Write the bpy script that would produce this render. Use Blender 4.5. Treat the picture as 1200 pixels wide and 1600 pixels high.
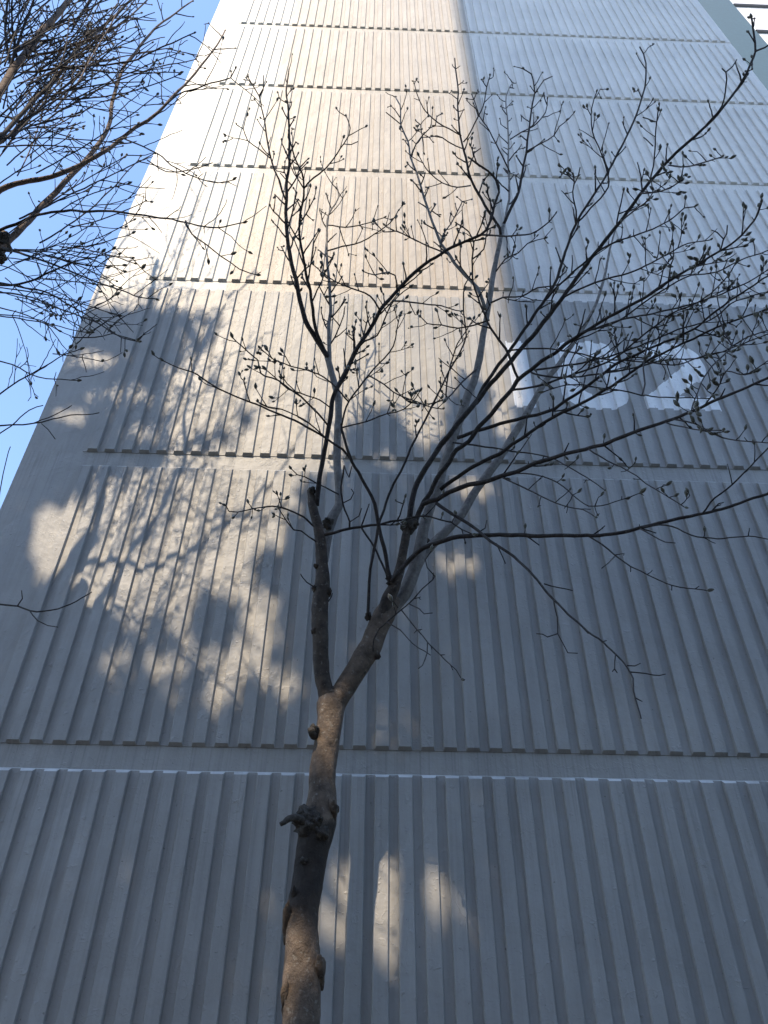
import bpy, bmesh, math, random
from mathutils import Vector, Matrix, noise
R = math.radians
random.seed(7)
for o in list(bpy.data.objects): bpy.data.objects.remove(o)
sc = bpy.context.scene
C = sc.collection

# ------------------------------------------------------------------ camera
F_PX, PITCH, YAW, ROLL = 1150.0, R(39.068), R(1.571), R(0.469)
CAM = Vector((0, 0, 1.5))
_f = Vector((math.sin(YAW)*math.cos(PITCH), math.cos(YAW)*math.cos(PITCH), math.sin(PITCH)))
_r0 = Vector((math.cos(YAW), -math.sin(YAW), 0)); _u0 = _r0.cross(_f)
_r = _r0*math.cos(ROLL) + _u0*math.sin(ROLL); _u = _u0*math.cos(ROLL) - _r0*math.sin(ROLL)
cam = bpy.data.cameras.new('camera'); co = bpy.data.objects.new('camera', cam); C.objects.link(co)
co.matrix_world = Matrix(((_r.x, _u.x, -_f.x, CAM.x), (_r.y, _u.y, -_f.y, CAM.y), (_r.z, _u.z, -_f.z, CAM.z), (0, 0, 0, 1)))
cam.sensor_fit = 'VERTICAL'; cam.sensor_height = 24.0; cam.lens = 24.0*F_PX/1600.0
cam.clip_start = 0.05; cam.clip_end = 3000
sc.camera = co
sc.render.resolution_x, sc.render.resolution_y = 768, 1024

def at(x, y, d):                      # photograph pixel (1200x1600) at distance d in front of the camera -> point
    v = _f*F_PX + _r*(x-600) + _u*(800-y)
    return CAM + v*(d/v.y)
def proj(P):
    q = P-CAM; z = q.dot(_f)
    if z < 0.05: return (-9e3, -9e3)
    return (600+F_PX*q.dot(_r)/z, 800-F_PX*q.dot(_u)/z)
def ppm(P): return F_PX/max(0.2, (P-CAM).dot(_f))

# ------------------------------------------------------------------ light
AZ, EL = R(24), R(51)
SUN = Vector((-math.sin(AZ)*math.cos(EL), -math.cos(AZ)*math.cos(EL), math.sin(EL)))   # towards the sun
w = bpy.data.worlds.new('World'); sc.world = w; w.use_nodes = True
nt = w.node_tree; bg = nt.nodes['Background']
sky = nt.nodes.new('ShaderNodeTexSky'); sky.sky_type = 'NISHITA'; sky.sun_disc = False
sky.sun_elevation = EL; sky.sun_rotation = R(180)+AZ; sky.air_density = 1.0; sky.dust_density = 0.3; sky.ozone_density = 1.9
nt.links.new(sky.outputs[0], bg.inputs[0]); bg.inputs[1].default_value = 0.15
sl = bpy.data.lights.new('sun', 'SUN'); sl.energy = 2.2; sl.angle = R(0.53); sl.color = (1.0, 0.84, 0.63)
so = bpy.data.objects.new('sun', sl); C.objects.link(so); so.rotation_euler = (-SUN).to_track_quat('-Z', 'Y').to_euler(); so.location = (-10, -20, 30)
vs = sc.view_settings; vs.view_transform = 'Standard'; vs.look = 'None'; vs.gamma = 1; vs.exposure = 1.62; vs.use_curve_mapping = False
sc.cycles.max_bounces = 6

# ------------------------------------------------------------------ helpers
def tag(o, label, cat, group=None):
    o['label'] = label; o['category'] = cat
    if group: o['group'] = group
    return o
def empty(name, loc):
    o = bpy.data.objects.new(name, None); C.objects.link(o); o.location = loc; o.empty_display_size = 0.2
    return o
def mesh(name, v, f, m=None, smooth=False):
    me = bpy.data.meshes.new(name); me.from_pydata([tuple(p) for p in v], [], f); me.update()
    if m: me.materials.append(m)
    if smooth: me.polygons.foreach_set('use_smooth', [True]*len(me.polygons))
    return me
def link(name, me, parent=None, loc=None):
    o = bpy.data.objects.new(name, me); C.objects.link(o)
    if parent:
        o.parent = parent
    if loc is not None: o.location = loc
    return o
def obj(name, v, f, m, parent=None, smooth=False, origin=None):
    """verts in world space; parent is an object whose world matrix is a pure translation"""
    base = Vector((0, 0, 0)); p = parent
    while p is not None: base += p.location; p = p.parent
    org = Vector(origin) if origin is not None else base
    o = link(name, mesh(name, [Vector(q)-org for q in v], f, m, smooth), parent)
    o.location = org-base
    return o
def box(v, f, a, b):
    x0, y0, z0 = a; x1, y1, z1 = b; n = len(v)
    v += [(x0, y0, z0), (x1, y0, z0), (x1, y1, z0), (x0, y1, z0), (x0, y0, z1), (x1, y0, z1), (x1, y1, z1), (x0, y1, z1)]
    f += [[n+i for i in q] for q in ((0, 3, 2, 1), (4, 5, 6, 7), (0, 1, 5, 4), (1, 2, 6, 5), (2, 3, 7, 6), (3, 0, 4, 7))]

# ------------------------------------------------------------------ shader helper: arithmetic on sockets
class S:
    def __init__(s, t, sk): s.t, s.k = t, sk
    def _m(s, op, *a, clamp=False):
        n = s.t.nodes.new('ShaderNodeMath'); n.operation = op; n.use_clamp = clamp
        for i, x in enumerate((s,)+a):
            if isinstance(x, S): s.t.links.new(x.k, n.inputs[i])
            else: n.inputs[i].default_value = x
        return S(s.t, n.outputs[0])
    def __add__(s, o): return s._m('ADD', o)
    def __sub__(s, o): return s._m('SUBTRACT', o)
    def __mul__(s, o): return s._m('MULTIPLY', o)
    __radd__ = __add__; __rmul__ = __mul__
    def abs(s): return s._m('ABSOLUTE')
    def gt(s, o): return s._m('GREATER_THAN', o)
    def lt(s, o): return s._m('LESS_THAN', o)
    def max(s, o): return s._m('MAXIMUM', o)
    def min(s, o): return s._m('MINIMUM', o)
    def sqrt(s): return s._m('SQRT')
    def clamp(s): return s._m('ADD', 0.0, clamp=True)
def new_mat(name):
    m = bpy.data.materials.new(name); m.use_nodes = True; t = m.node_tree
    return m, t, t.nodes['Principled BSDF']
def pos(t):
    g = t.nodes.new('ShaderNodeNewGeometry'); return g.outputs['Position']
def noise_n(t, vec, scale, detail=4, rough=0.55, vscale=None):
    if vscale:
        mp = t.nodes.new('ShaderNodeMapping'); mp.inputs['Scale'].default_value = vscale; t.links.new(vec, mp.inputs[0]); vec = mp.outputs[0]
    n = t.nodes.new('ShaderNodeTexNoise'); n.inputs['Scale'].default_value = scale; n.inputs['Detail'].default_value = detail; n.inputs['Roughness'].default_value = rough
    t.links.new(vec, n.inputs['Vector']); return S(t, n.outputs[0])
def ramp(t, s, a, b):
    n = t.nodes.new('ShaderNodeMapRange'); t.links.new(s.k, n.inputs[0]); n.inputs[1].default_value = a; n.inputs[2].default_value = b
    return S(t, n.outputs[0])
def mix(t, fac, a, b):
    n = t.nodes.new('ShaderNodeMix'); n.data_type = 'RGBA'
    t.links.new(fac.k, n.inputs[0])
    for i, x in ((6, a), (7, b)):
        if isinstance(x, tuple): n.inputs[i].default_value = (*x, 1)
        else: t.links.new(x, n.inputs[i])
    return n.outputs[2]
def mulcol(t, col, s):
    n = t.nodes.new('ShaderNodeMix'); n.data_type = 'RGBA'; n.blend_type = 'MULTIPLY'; n.inputs[0].default_value = 1
    t.links.new(col, n.inputs[6]); c = t.nodes.new('ShaderNodeCombineColor')
    for i in range(3): t.links.new(s.k, c.inputs[i])
    t.links.new(c.outputs[0], n.inputs[7]); return n.outputs[2]
def bump(t, bs, h, strength, dist, prev=None):
    b = t.nodes.new('ShaderNodeBump'); b.inputs['Strength'].default_value = strength; b.inputs['Distance'].default_value = dist
    t.links.new(h.k, b.inputs['Height'])
    if prev: t.links.new(prev, b.inputs['Normal'])
    t.links.new(b.outputs[0], bs.inputs['Normal']); return b.outputs[0]

# ------------------------------------------------------------------ wall dimensions
WY, DEP = 4.9, 0.023                 # groove plane, rib depth
XL, XR = -3.102, 6.49
Z0, H = 3.3956, 2.698                # lowest rib bottom above the camera, storey height
PITCHX, XREF = 0.1552, 0.135
KMIN, KMAX = -17, 40
NST = 15
PAINT_Z = Z0+2*H-0.162-0.020
WHITE_X = -1.662

# ------------------------------------------------------------------ wall paint
def wall_material():
    m, t, bs = new_mat('painted_concrete'); P = pos(t)
    sp = t.nodes.new('ShaderNodeSeparateXYZ'); t.links.new(P, sp.inputs[0]); X = S(t, sp.outputs[0]); Z = S(t, sp.outputs[2])
    wob = (noise_n(t, P, 9, 3)-0.5)*0.012
    up = (Z+wob).gt(PAINT_Z)
    white = (X+wob).lt(WHITE_X)
    right = (X+wob).gt(1.62)  # paler tint where the neighbour's shadow lies, brightening the shade in the colour
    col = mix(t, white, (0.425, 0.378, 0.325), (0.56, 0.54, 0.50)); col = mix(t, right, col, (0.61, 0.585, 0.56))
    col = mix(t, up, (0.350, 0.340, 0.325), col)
    # painted number 102
    x = X+wob*0.4; z = Z+wob*0.4
    def bx(cx, cz, hx, hz, r):
        qx = ((x-cx).abs()-(hx-r)).max(0.0); qz = ((z-cz).abs()-(hz-r)).max(0.0)
        return (qx*qx+qz*qz).sqrt()-r            # outside distance only
    one = bx(1.512, 7.342, 0.106, 0.5, 0.012).lt(0.002)
    zo = bx(2.236, 7.360, 0.332, 0.52, 0.24).lt(0.002); zi = bx(2.246, 7.330, 0.135, 0.29, 0.115).gt(0.002)
    zero = zo.min(zi)
    rx = x-3.115; rz = z-7.545
    rr = (rx*rx+rz*rz).sqrt()
    ring = (rr-0.245).abs().lt(0.112).min((rz+(rx*0.9)).gt(-0.06)).min((rx+0.36).gt(0.0))
    dx, dz = (3.285-2.80), (7.42-6.93); L = math.hypot(dx, dz)
    al = (x-2.80)*(dx/L)+(z-6.93)*(dz/L); ac = ((x-2.80)*(-dz/L)+(z-6.93)*(dx/L)).abs()
    diag = ac.lt(0.112).min(al.gt(0.0)).min(al.lt(L+0.02)).min(z.gt(6.865)).min(x.gt(2.725))
    base = bx(3.09, 6.955, 0.368, 0.09, 0.01).lt(0.002)
    num = one.max(zero).max(ring).max(diag).max(base)
    num = num*ramp(t, noise_n(t, P, 26, 4, 0.7), 0.30, 0.37)      # worn paint
    col = mix(t, num, col, (0.88, 0.88, 0.88))
    # weathering: broad patches, faint vertical runs, chalky scuffs
    pat = ramp(t, noise_n(t, P, 0.9, 5, 0.6), 0.3, 0.75)
    run = ramp(t, noise_n(t, P, 3.0, 4, 0.6, (6, 1, 0.35)), 0.35, 0.8)
    fine = ramp(t, noise_n(t, P, 60, 3, 0.6), 0.25, 0.8)
    fz = t.nodes.new('ShaderNodeMath'); fz.operation = 'FRACT'; t.links.new(((Z-Z0)*(1/H)).k, fz.inputs[0]); top = S(t, fz.outputs[0])
    streak = ramp(t, noise_n(t, P, 9.0, 3, 0.6, (5, 1, 0.10)), 0.50, 0.72)*ramp(t, top, 0.35, 0.95)
    low = ramp(t, noise_n(t, P, 7.0, 4, 0.6, (4, 1, 0.3)), 0.5, 0.7)*ramp(t, top, 0.12, 0.0)
    patch = noise_n(t, P, 1.7, 2, 0.4, (1, 1, 0.7)); rp = ramp(t, patch, 0.56, 0.575)
    tone = pat*0.17+run*0.13+fine*0.06+0.79-streak*0.20-low*0.15+rp*0.035
    col = mulcol(t, col, tone)
    pits = ramp(t, noise_n(t, P, 34, 2, 0.5), 0.745, 0.775)
    col = mix(t, (pits*0.55).clamp(), col, (0.10, 0.095, 0.085))
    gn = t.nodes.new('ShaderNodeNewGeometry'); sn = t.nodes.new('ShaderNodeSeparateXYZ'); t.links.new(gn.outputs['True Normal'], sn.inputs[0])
    ledge_light = S(t, sn.outputs[2]).gt(0.4)*(ramp(t, noise_n(t, P, 6, 4, 0.6), 0.3, 0.6)*0.55+0.3)
    col = mix(t, ledge_light, col, (0.62, 0.62, 0.61))      # sky light on the up-facing chamfers, put into the colour
    t.links.new(col, bs.inputs['Base Color']); bs.inputs['Roughness'].default_value = 0.52
    bs.inputs['Specular IOR Level'].default_value = 0.35
    lump = noise_n(t, P, 5.5, 3, 0.5); grit = noise_n(t, P, 45, 4, 0.65)
    pim = ramp(t, noise_n(t, P, 21, 2, 0.5), 0.67, 0.74)
    rid = ramp(t, (noise_n(t, P, 3.2, 4, 0.6)-0.5).abs(), 0.012, 0.0)
    h = lump*1.1+grit*0.17+pim*0.25-pits*0.4+rid*0.10+rp*0.06
    bump(t, bs, h, 0.45, 0.022)
    return m
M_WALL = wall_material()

def plain(name, col, rough=0.6, var=0.12, scale=6, bmp=0.15, dist=0.01, metal=0.0):
    m, t, bs = new_mat(name); P = pos(t)
    n = noise_n(t, P, scale, 5, 0.6); c = t.nodes.new('ShaderNodeRGB'); c.outputs[0].default_value = (*col, 1)
    t.links.new(mulcol(t, c.outputs[0], ramp(t, n, 0.25, 0.8)*var*2+(1-var)), bs.inputs['Base Color'])
    bs.inputs['Roughness'].default_value = rough; bs.inputs['Metallic'].default_value = metal
    bump(t, bs, noise_n(t, P, scale*6, 4, 0.6), bmp, dist)
    return m
M_TEAL = plain('teal_paint', (0.05, 0.098, 0.125), 0.6)
M_WHITE = plain('white_render', (0.70, 0.69, 0.69), 0.6, 0.06)
M_FRAME = plain('window_frame', (0.16, 0.17, 0.19), 0.4, 0.05)
M_SASH = plain('white_sash', (0.72, 0.74, 0.76), 0.35, 0.03)
m_, t_, b_ = new_mat('window_glass'); b_.inputs['Base Color'].default_value = (0.22, 0.30, 0.36, 1); b_.inputs['Roughness'].default_value = 0.06; b_.inputs['Metallic'].default_value = 0.55
M_GLASS = m_
M_SOIL = plain('ground_soil', (0.032, 0.028, 0.022), 0.95, 0.3, 3, 0.6, 0.04)
M_PAVE = plain('paving', (0.07, 0.068, 0.066), 0.85, 0.15, 5, 0.3, 0.01)
M_BEIGE = plain('beige_render', (0.50, 0.49, 0.47), 0.7, 0.06)

def bark(name, dark, light, scale=18, spots=0.0, bmp=0.8, stain=None):
    m, t, bs = new_mat(name); P = pos(t)
    n = ramp(t, noise_n(t, P, scale, 6, 0.65), 0.3, 0.72)
    col = mix(t, n, dark, light)
    if spots:
        s = ramp(t, noise_n(t, P, scale*2.3, 3, 0.6), 0.60, 0.68)*spots
        col = mix(t, s.clamp(), col, (0.30, 0.29, 0.26))
    if stain:                      # dark mouldy stretch of bark between two heights, with a ragged outline
        sz = t.nodes.new('ShaderNodeSeparateXYZ'); t.links.new(P, sz.inputs[0]); zz = S(t, sz.outputs[2])+(noise_n(t, P, 7, 4, 0.65)-0.5)*0.5
        k = ramp(t, zz, stain[0]-0.07, stain[0]+0.07)*ramp(t, zz, stain[1]+0.06, stain[1]-0.06)
        col = mix(t, (k*0.85).clamp(), col, (0.022, 0.019, 0.018))
    t.links.new(col, bs.inputs['Base Color']); bs.inputs['Roughness'].default_value = 0.8
    bs.inputs['Specular IOR Level'].default_value = 0.25
    rg = noise_n(t, P, scale*1.2, 5, 0.65, (1, 1, 0.8)); bump(t, bs, rg+noise_n(t, P, scale*7, 3)*0.35, bmp, 0.014)
    return m
M_TRUNK = bark('trunk_bark', (0.050, 0.038, 0.030), (0.175, 0.132, 0.10), 14, 0.35, 0.9, (at(474, 1435, 4.35).z, at(494, 1285, 4.35).z))
M_STEM = bark('stem_bark', (0.030, 0.024, 0.021), (0.10, 0.078, 0.062), 18, 0.3, 0.6)
M_KNOT = bark('knot_bark', (0.025, 0.021, 0.019), (0.10, 0.085, 0.07), 30, 0.25, 1.0)
M_GREY = bark('grey_bark', (0.11, 0.10, 0.095), (0.25, 0.235, 0.22), 22, 0.5, 0.5)
M_DARK = bark('dark_bark', (0.022, 0.018, 0.018), (0.060, 0.050, 0.046), 30, 0.15, 0.5)
M_BROWN = bark('brown_bark', (0.085, 0.060, 0.048), (0.22, 0.165, 0.135), 24, 0.3, 0.5)
M_TWIG = bark('twig_bark', (0.016, 0.013, 0.015), (0.040, 0.033, 0.033), 60, 0.0, 0.3)
m_, t_, b_ = new_mat('bud_scale'); P_ = pos(t_)
t_.links.new(mix(t_, ramp(t_, noise_n(t_, P_, 120, 3, 0.6), 0.35, 0.7), (0.045, 0.038, 0.030), (0.15, 0.15, 0.11)), b_.inputs['Base Color'])
b_.inputs['Roughness'].default_value = 0.8; b_.inputs['Sheen Weight'].default_value = 0.5; b_.inputs['Sheen Roughness'].default_value = 0.4
M_BUD = m_
m_, t_, b_ = new_mat('evergreen_leaf'); P_ = pos(t_)
t_.links.new(mix(t_, noise_n(t_, P_, 2.5, 3), (0.025, 0.05, 0.018), (0.06, 0.10, 0.035)), b_.inputs['Base Color']); b_.inputs['Roughness'].default_value = 0.55
M_LEAF = m_

# ------------------------------------------------------------------ ground
v, f = [], []
N = 24
for i in range(N+1):
    for j in range(N+1):
        a = -1+2*i/N; b = -1+2*j/N
        x = math.copysign(abs(a)**3, a)*900; y = math.copysign(abs(b)**3, b)*900
        v.append((x, y, 0.0))
for i in range(N):
    for j in range(N):
        k = i*(N+1)+j; f.append((k, k+N+1, k+N+2, k+1))
g = obj('ground', v, f, M_SOIL); g['kind'] = 'structure'
v, f = [], []; box(v, f, (-14, -3.2, -0.2), (14, 1.9, 0.006)); g = obj('path', v, f, M_PAVE); g['kind'] = 'structure'
for s in (-1, 1):
    pass
v, f = [], []; box(v, f, (-14, 1.9, -0.2), (14, 2.05, 0.12)); g = obj('kerb', v, f, M_BEIGE); g['kind'] = 'structure'

# ------------------------------------------------------------------ the ribbed apartment block
block = tag(empty('apartment_block', (XL, WY, 0)), 'tall apartment block with ribbed end wall painted grey, beige and white, number 102', 'building')
v, f = [], []
box(v, f, (XL, WY+0.0052, 0), (XR, WY+26, Z0+NST*H))
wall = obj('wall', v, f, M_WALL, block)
v, f = [], []
box(v, f, (XL-0.12, WY-0.10, Z0+NST*H), (XR+0.12, WY+26.1, Z0+NST*H+0.9))
obj('parapet', v, f, M_WHITE, block)
v, f = [], []
box(v, f, (XL-0.03, WY-0.05, 0), (XR+0.03, WY-0.001, 0.42))
obj('plinth', v, f, M_PAVE, block)

BH, TH, BEV, SL = 0.0490, 0.0415, 0.020, 0.005     # rib half widths, end bevel, panel thickness
RIBLEN = H-0.162
def rib_mesh(seed):
    rnd = random.Random(seed); v, f = [], []; NS = 7
    J = lambda s: rnd.uniform(-s, s)
    for i in range(NS+1):
        t = i/NS; z = (RIBLEN-SL)*t; zf = z+(BEV if i == 0 else 0)-(DEP if i == NS else 0)
        if 0 < i < NS: z += J(.06); zf = z
        v += [(-BH+J(.0018), 0.0, z), (-TH+J(.0017), -DEP+J(.0013), zf+J(.001)), (TH+J(.0017), -DEP+J(.0013), zf+J(.001)), (BH+J(.0018), 0.0, z)]
    for i in range(NS):
        a = 4*i; b = a+4
        f += [(a, a+1, b+1, b), (a+1, a+2, b+2, b+1), (a+2, a+3, b+3, b+2)]
    f.append((0, 3, 2, 1)); e = 4*NS; f.append((e, e+1, e+2, e+3))
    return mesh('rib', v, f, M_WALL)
RIBS = [rib_mesh(100+i) for i in range(10)]
def panel(zb, zt):
    """the thin slab the ribs stand on: proud of the storey bands, its top edge chamfered"""
    v, f = [], []; n = 120; x0 = XREF+PITCHX*KMIN-PITCHX*0.55; x1 = XR
    for i in range(n+1):
        x = x0+(x1-x0)*i/n; w1 = 0.004*noise.noise(Vector((x*4, zb, 0))); w2 = 0.004*noise.noise(Vector((x*5, zt, 3)))
        v += [(x, WY+SL, zb+w1), (x, WY, zb+w1+0.002), (x, WY, zt-SL+w2), (x, WY+SL, zt+w2)]
    for i in range(n):
        a = 4*i; b = a+4; f += [(a, b, b+1, a+1), (a+1, b+1, b+2, a+2), (a+2, b+2, b+3, a+3)]
    f += [(0, 1, 2, 3), (4*n+3, 4*n+2, 4*n+1, 4*n)]
    return v, f
cand = []
for s in range(-1, NST-1):
    zb = Z0+s*H; zt = Z0+(s+1)*H-0.162
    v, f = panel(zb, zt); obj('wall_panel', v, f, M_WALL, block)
    for k in range(KMIN, KMAX+1):
        x = XREF+PITCHX*k
        P0 = Vector((x, WY-DEP, zb)); best = 0
        for q in (0, .25, .5, .75, 1):
            P = P0+Vector((0, 0, RIBLEN*q)); px, py = proj(P)
            if -15 < px < 1215 and -15 < py < 1615: best = max(best, ppm(P))
        cand.append((best, x, zb, (k*7+s*3) % 10))
cand.sort(key=lambda c: -c[0])
v, f = [], []
for i, (b, x, z, k) in enumerate(cand):
    if i < 300 and b > 0:
        link('rib', RIBS[k], block, Vector((x, WY-0.0005, z))-block.location)
    else:
        me = RIBS[k]; n = len(v)
        v += [(q.co.x+x, q.co.y+WY-0.0005, q.co.z+z) for q in me.vertices]; f += [[n+j for j in p.vertices] for p in me.polygons]
o = obj('distant_ribs', v, f, M_WALL, block); o['kind'] = 'stuff'

# the wing set back behind the right hand corner
WG = 9.0
wing = tag(empty('apartment_wing', (XR, WG, 0)), 'set back apartment wing with teal strip, white wall and windows at upper right', 'building')
xt = at(1140, 0, WG).x
ZT = Z0+NST*H
v, f = [], []; box(v, f, (XR-0.3, WG, 0), (xt, WG+15, ZT-1)); obj('teal_strip', v, f, M_TEAL, wing)
v, f = [], []; box(v, f, (xt, WG+0.06, 0), (xt+14, WG+15, ZT-1)); obj('white_wall', v, f, M_WHITE, wing)
zref = at(1185, 47, WG).z
for s in range(-7, 5):
    zt = zref+s*H
    if zt < 2.5: continue
    for c in range(4):
        x0 = xt+0.02+c*3.1; x1 = x0+1.55
        v, f = [], []
        y0, y1 = WG-0.02, WG+0.059
        zb = zt-(zref+H-at(1158, 8, WG).z)
        for a, b in (((x0, y0, zt-0.09), (x1, y1, zt)), ((x0, y0, zb), (x1, y1, zb+0.09)), ((x0, y0, zb+.09), (x0+.07, y1, zt-.09)), ((x1-.07, y0, zb+.09), (x1, y1, zt-.09)), (((x0+x1)/2-.04, y0, zb+.09), ((x0+x1)/2+.04, y1, zt-.09))): box(v, f, a, b)
        wn = obj('window', v, f, M_FRAME, wing)
        for q in (0, 1):
            xa = x0+.07+q*((x1-x0)/2-.03); xb = xa+(x1-x0)/2-.11
            v, f = [], []; box(v, f, (xa, WG+0.02, zb+.09), (xb, WG+0.05, zt-.09)); obj('pane', v, f, M_GLASS, wn)

# the neighbouring block behind the viewer whose shadow lies over the right of the wall
NY = WY-18.0
kx = math.tan(AZ); kz = math.tan(EL)/math.cos(AZ)
nx = 1.44-18.0*kx
nb = tag(empty('neighbouring_block', (nx, NY, 0)), 'neighbouring apartment slab behind the viewer, out of the picture', 'building')
v, f = [], []; box(v, f, (nx, NY-40, 0), (nx+10.5, NY, 50.0)); obj('wall', v, f, M_BEIGE, nb)
v, f = [], []; box(v, f, (nx-.1, NY-40.1, 50), (nx+10.6, NY+.1, 51.0)); obj('parapet', v, f, M_WHITE, nb)
for s in range(16):
    v, f = [], []; box(v, f, (nx+4.4, NY+0.002, 3.2+s*H), (nx+5.6, NY+.06, 4.4+s*H)); wn = obj('window', v, f, M_FRAME, nb)
    v, f = [], []; box(v, f, (nx+4.5, NY+.061, 3.3+s*H), (nx+5.5, NY+.07, 4.3+s*H)); obj('pane', v, f, M_GLASS, wn)

# lower slabs added to block horizon light, all outside the picture
for x0, y0, x1, y1, h, where in ((-46, -36, -13, -25, 11.5, 'behind the viewer on the left'), (9, -34, 44, -23, 11.5, 'behind the viewer on the right'), ):
    lb = tag(empty('added_low_block', (x0, y0, 0)), 'added light-blocking four storey slab %s, out of the picture' % where, 'building')
    v, f = [], []; box(v, f, (x0, y0, 0), (x1, y1, h)); obj('wall', v, f, M_BEIGE, lb)
    v, f = [], []; box(v, f, (x0-.2, y0-.2, h), (x1+.2, y1+.2, h+.6)); obj('roof', v, f, M_FRAME, lb)
    for s in range(4):
        for c in range(int((x1-x0)/4)):
            v, f = [], []; box(v, f, (x0+1+c*4, y1+.002, 1.0+s*2.7), (x0+3+c*4, y1+.05, 2.4+s*2.7)); obj('window', v, f, M_GLASS, lb)
# ------------------------------------------------------------------ branches
def catmull(pts, step):
    out = []
    n = len(pts)
    for i in range(n-1):
        p0 = pts[max(0, i-1)]; p1 = pts[i]; p2 = pts[i+1]; p3 = pts[min(n-1, i+2)]
        L = math.dist(p1[:2], p2[:2]); k = max(1, int(L/step))
        for j in range(k):
            t = j/k
            out.append(tuple(0.5*((2*b)+(c-a)*t+(2*a-5*b+4*c-d)*t*t+(3*b-a-3*c+d)*t**3) for a, b, c, d in zip(p0, p1, p2, p3)))
    out.append(tuple(pts[-1])); return out
def vm(a, k, kz_): return Vector((a.x*k, a.y*k, a.z*kz_))
def tube(v, f, pts, rad, sides, lump=0.0, cap=True, seed=0):
    n0 = len(v); prev = None
    for i, p in enumerate(pts):
        t = (pts[min(i+1, len(pts)-1)]-pts[max(i-1, 0)]).normalized()
        if prev is None:
            a = t.cross(Vector((0.31, 0.9, 0.2))).normalized()
        else:
            a = (prev-t*prev.dot(t)).normalized()
        prev = a; b = t.cross(a)
        for s in range(sides):
            th = 2*math.pi*s/sides
            q = a*math.cos(th)+b*math.sin(th)
            r = rad[i]
            if lump: r *= 1+lump*(noise.noise(vm(p+q*r, 11, 7)+Vector((seed, 0, 0)))*1.0+0.5*noise.noise(vm(p+q*r, 34, 20)))
            v.append(p+q*r)
    for i in range(len(pts)-1):
        a = n0+i*sides; b = a+sides
        for s in range(sides):
            u = (s+1) % sides; f.append((a+s, a+u, b+u, b+s))
    if cap:
        e = n0+(len(pts)-1)*sides; f.append(tuple(e+s for s in range(sides)))
        f.append(tuple(n0+s for s in reversed(range(sides))))

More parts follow.
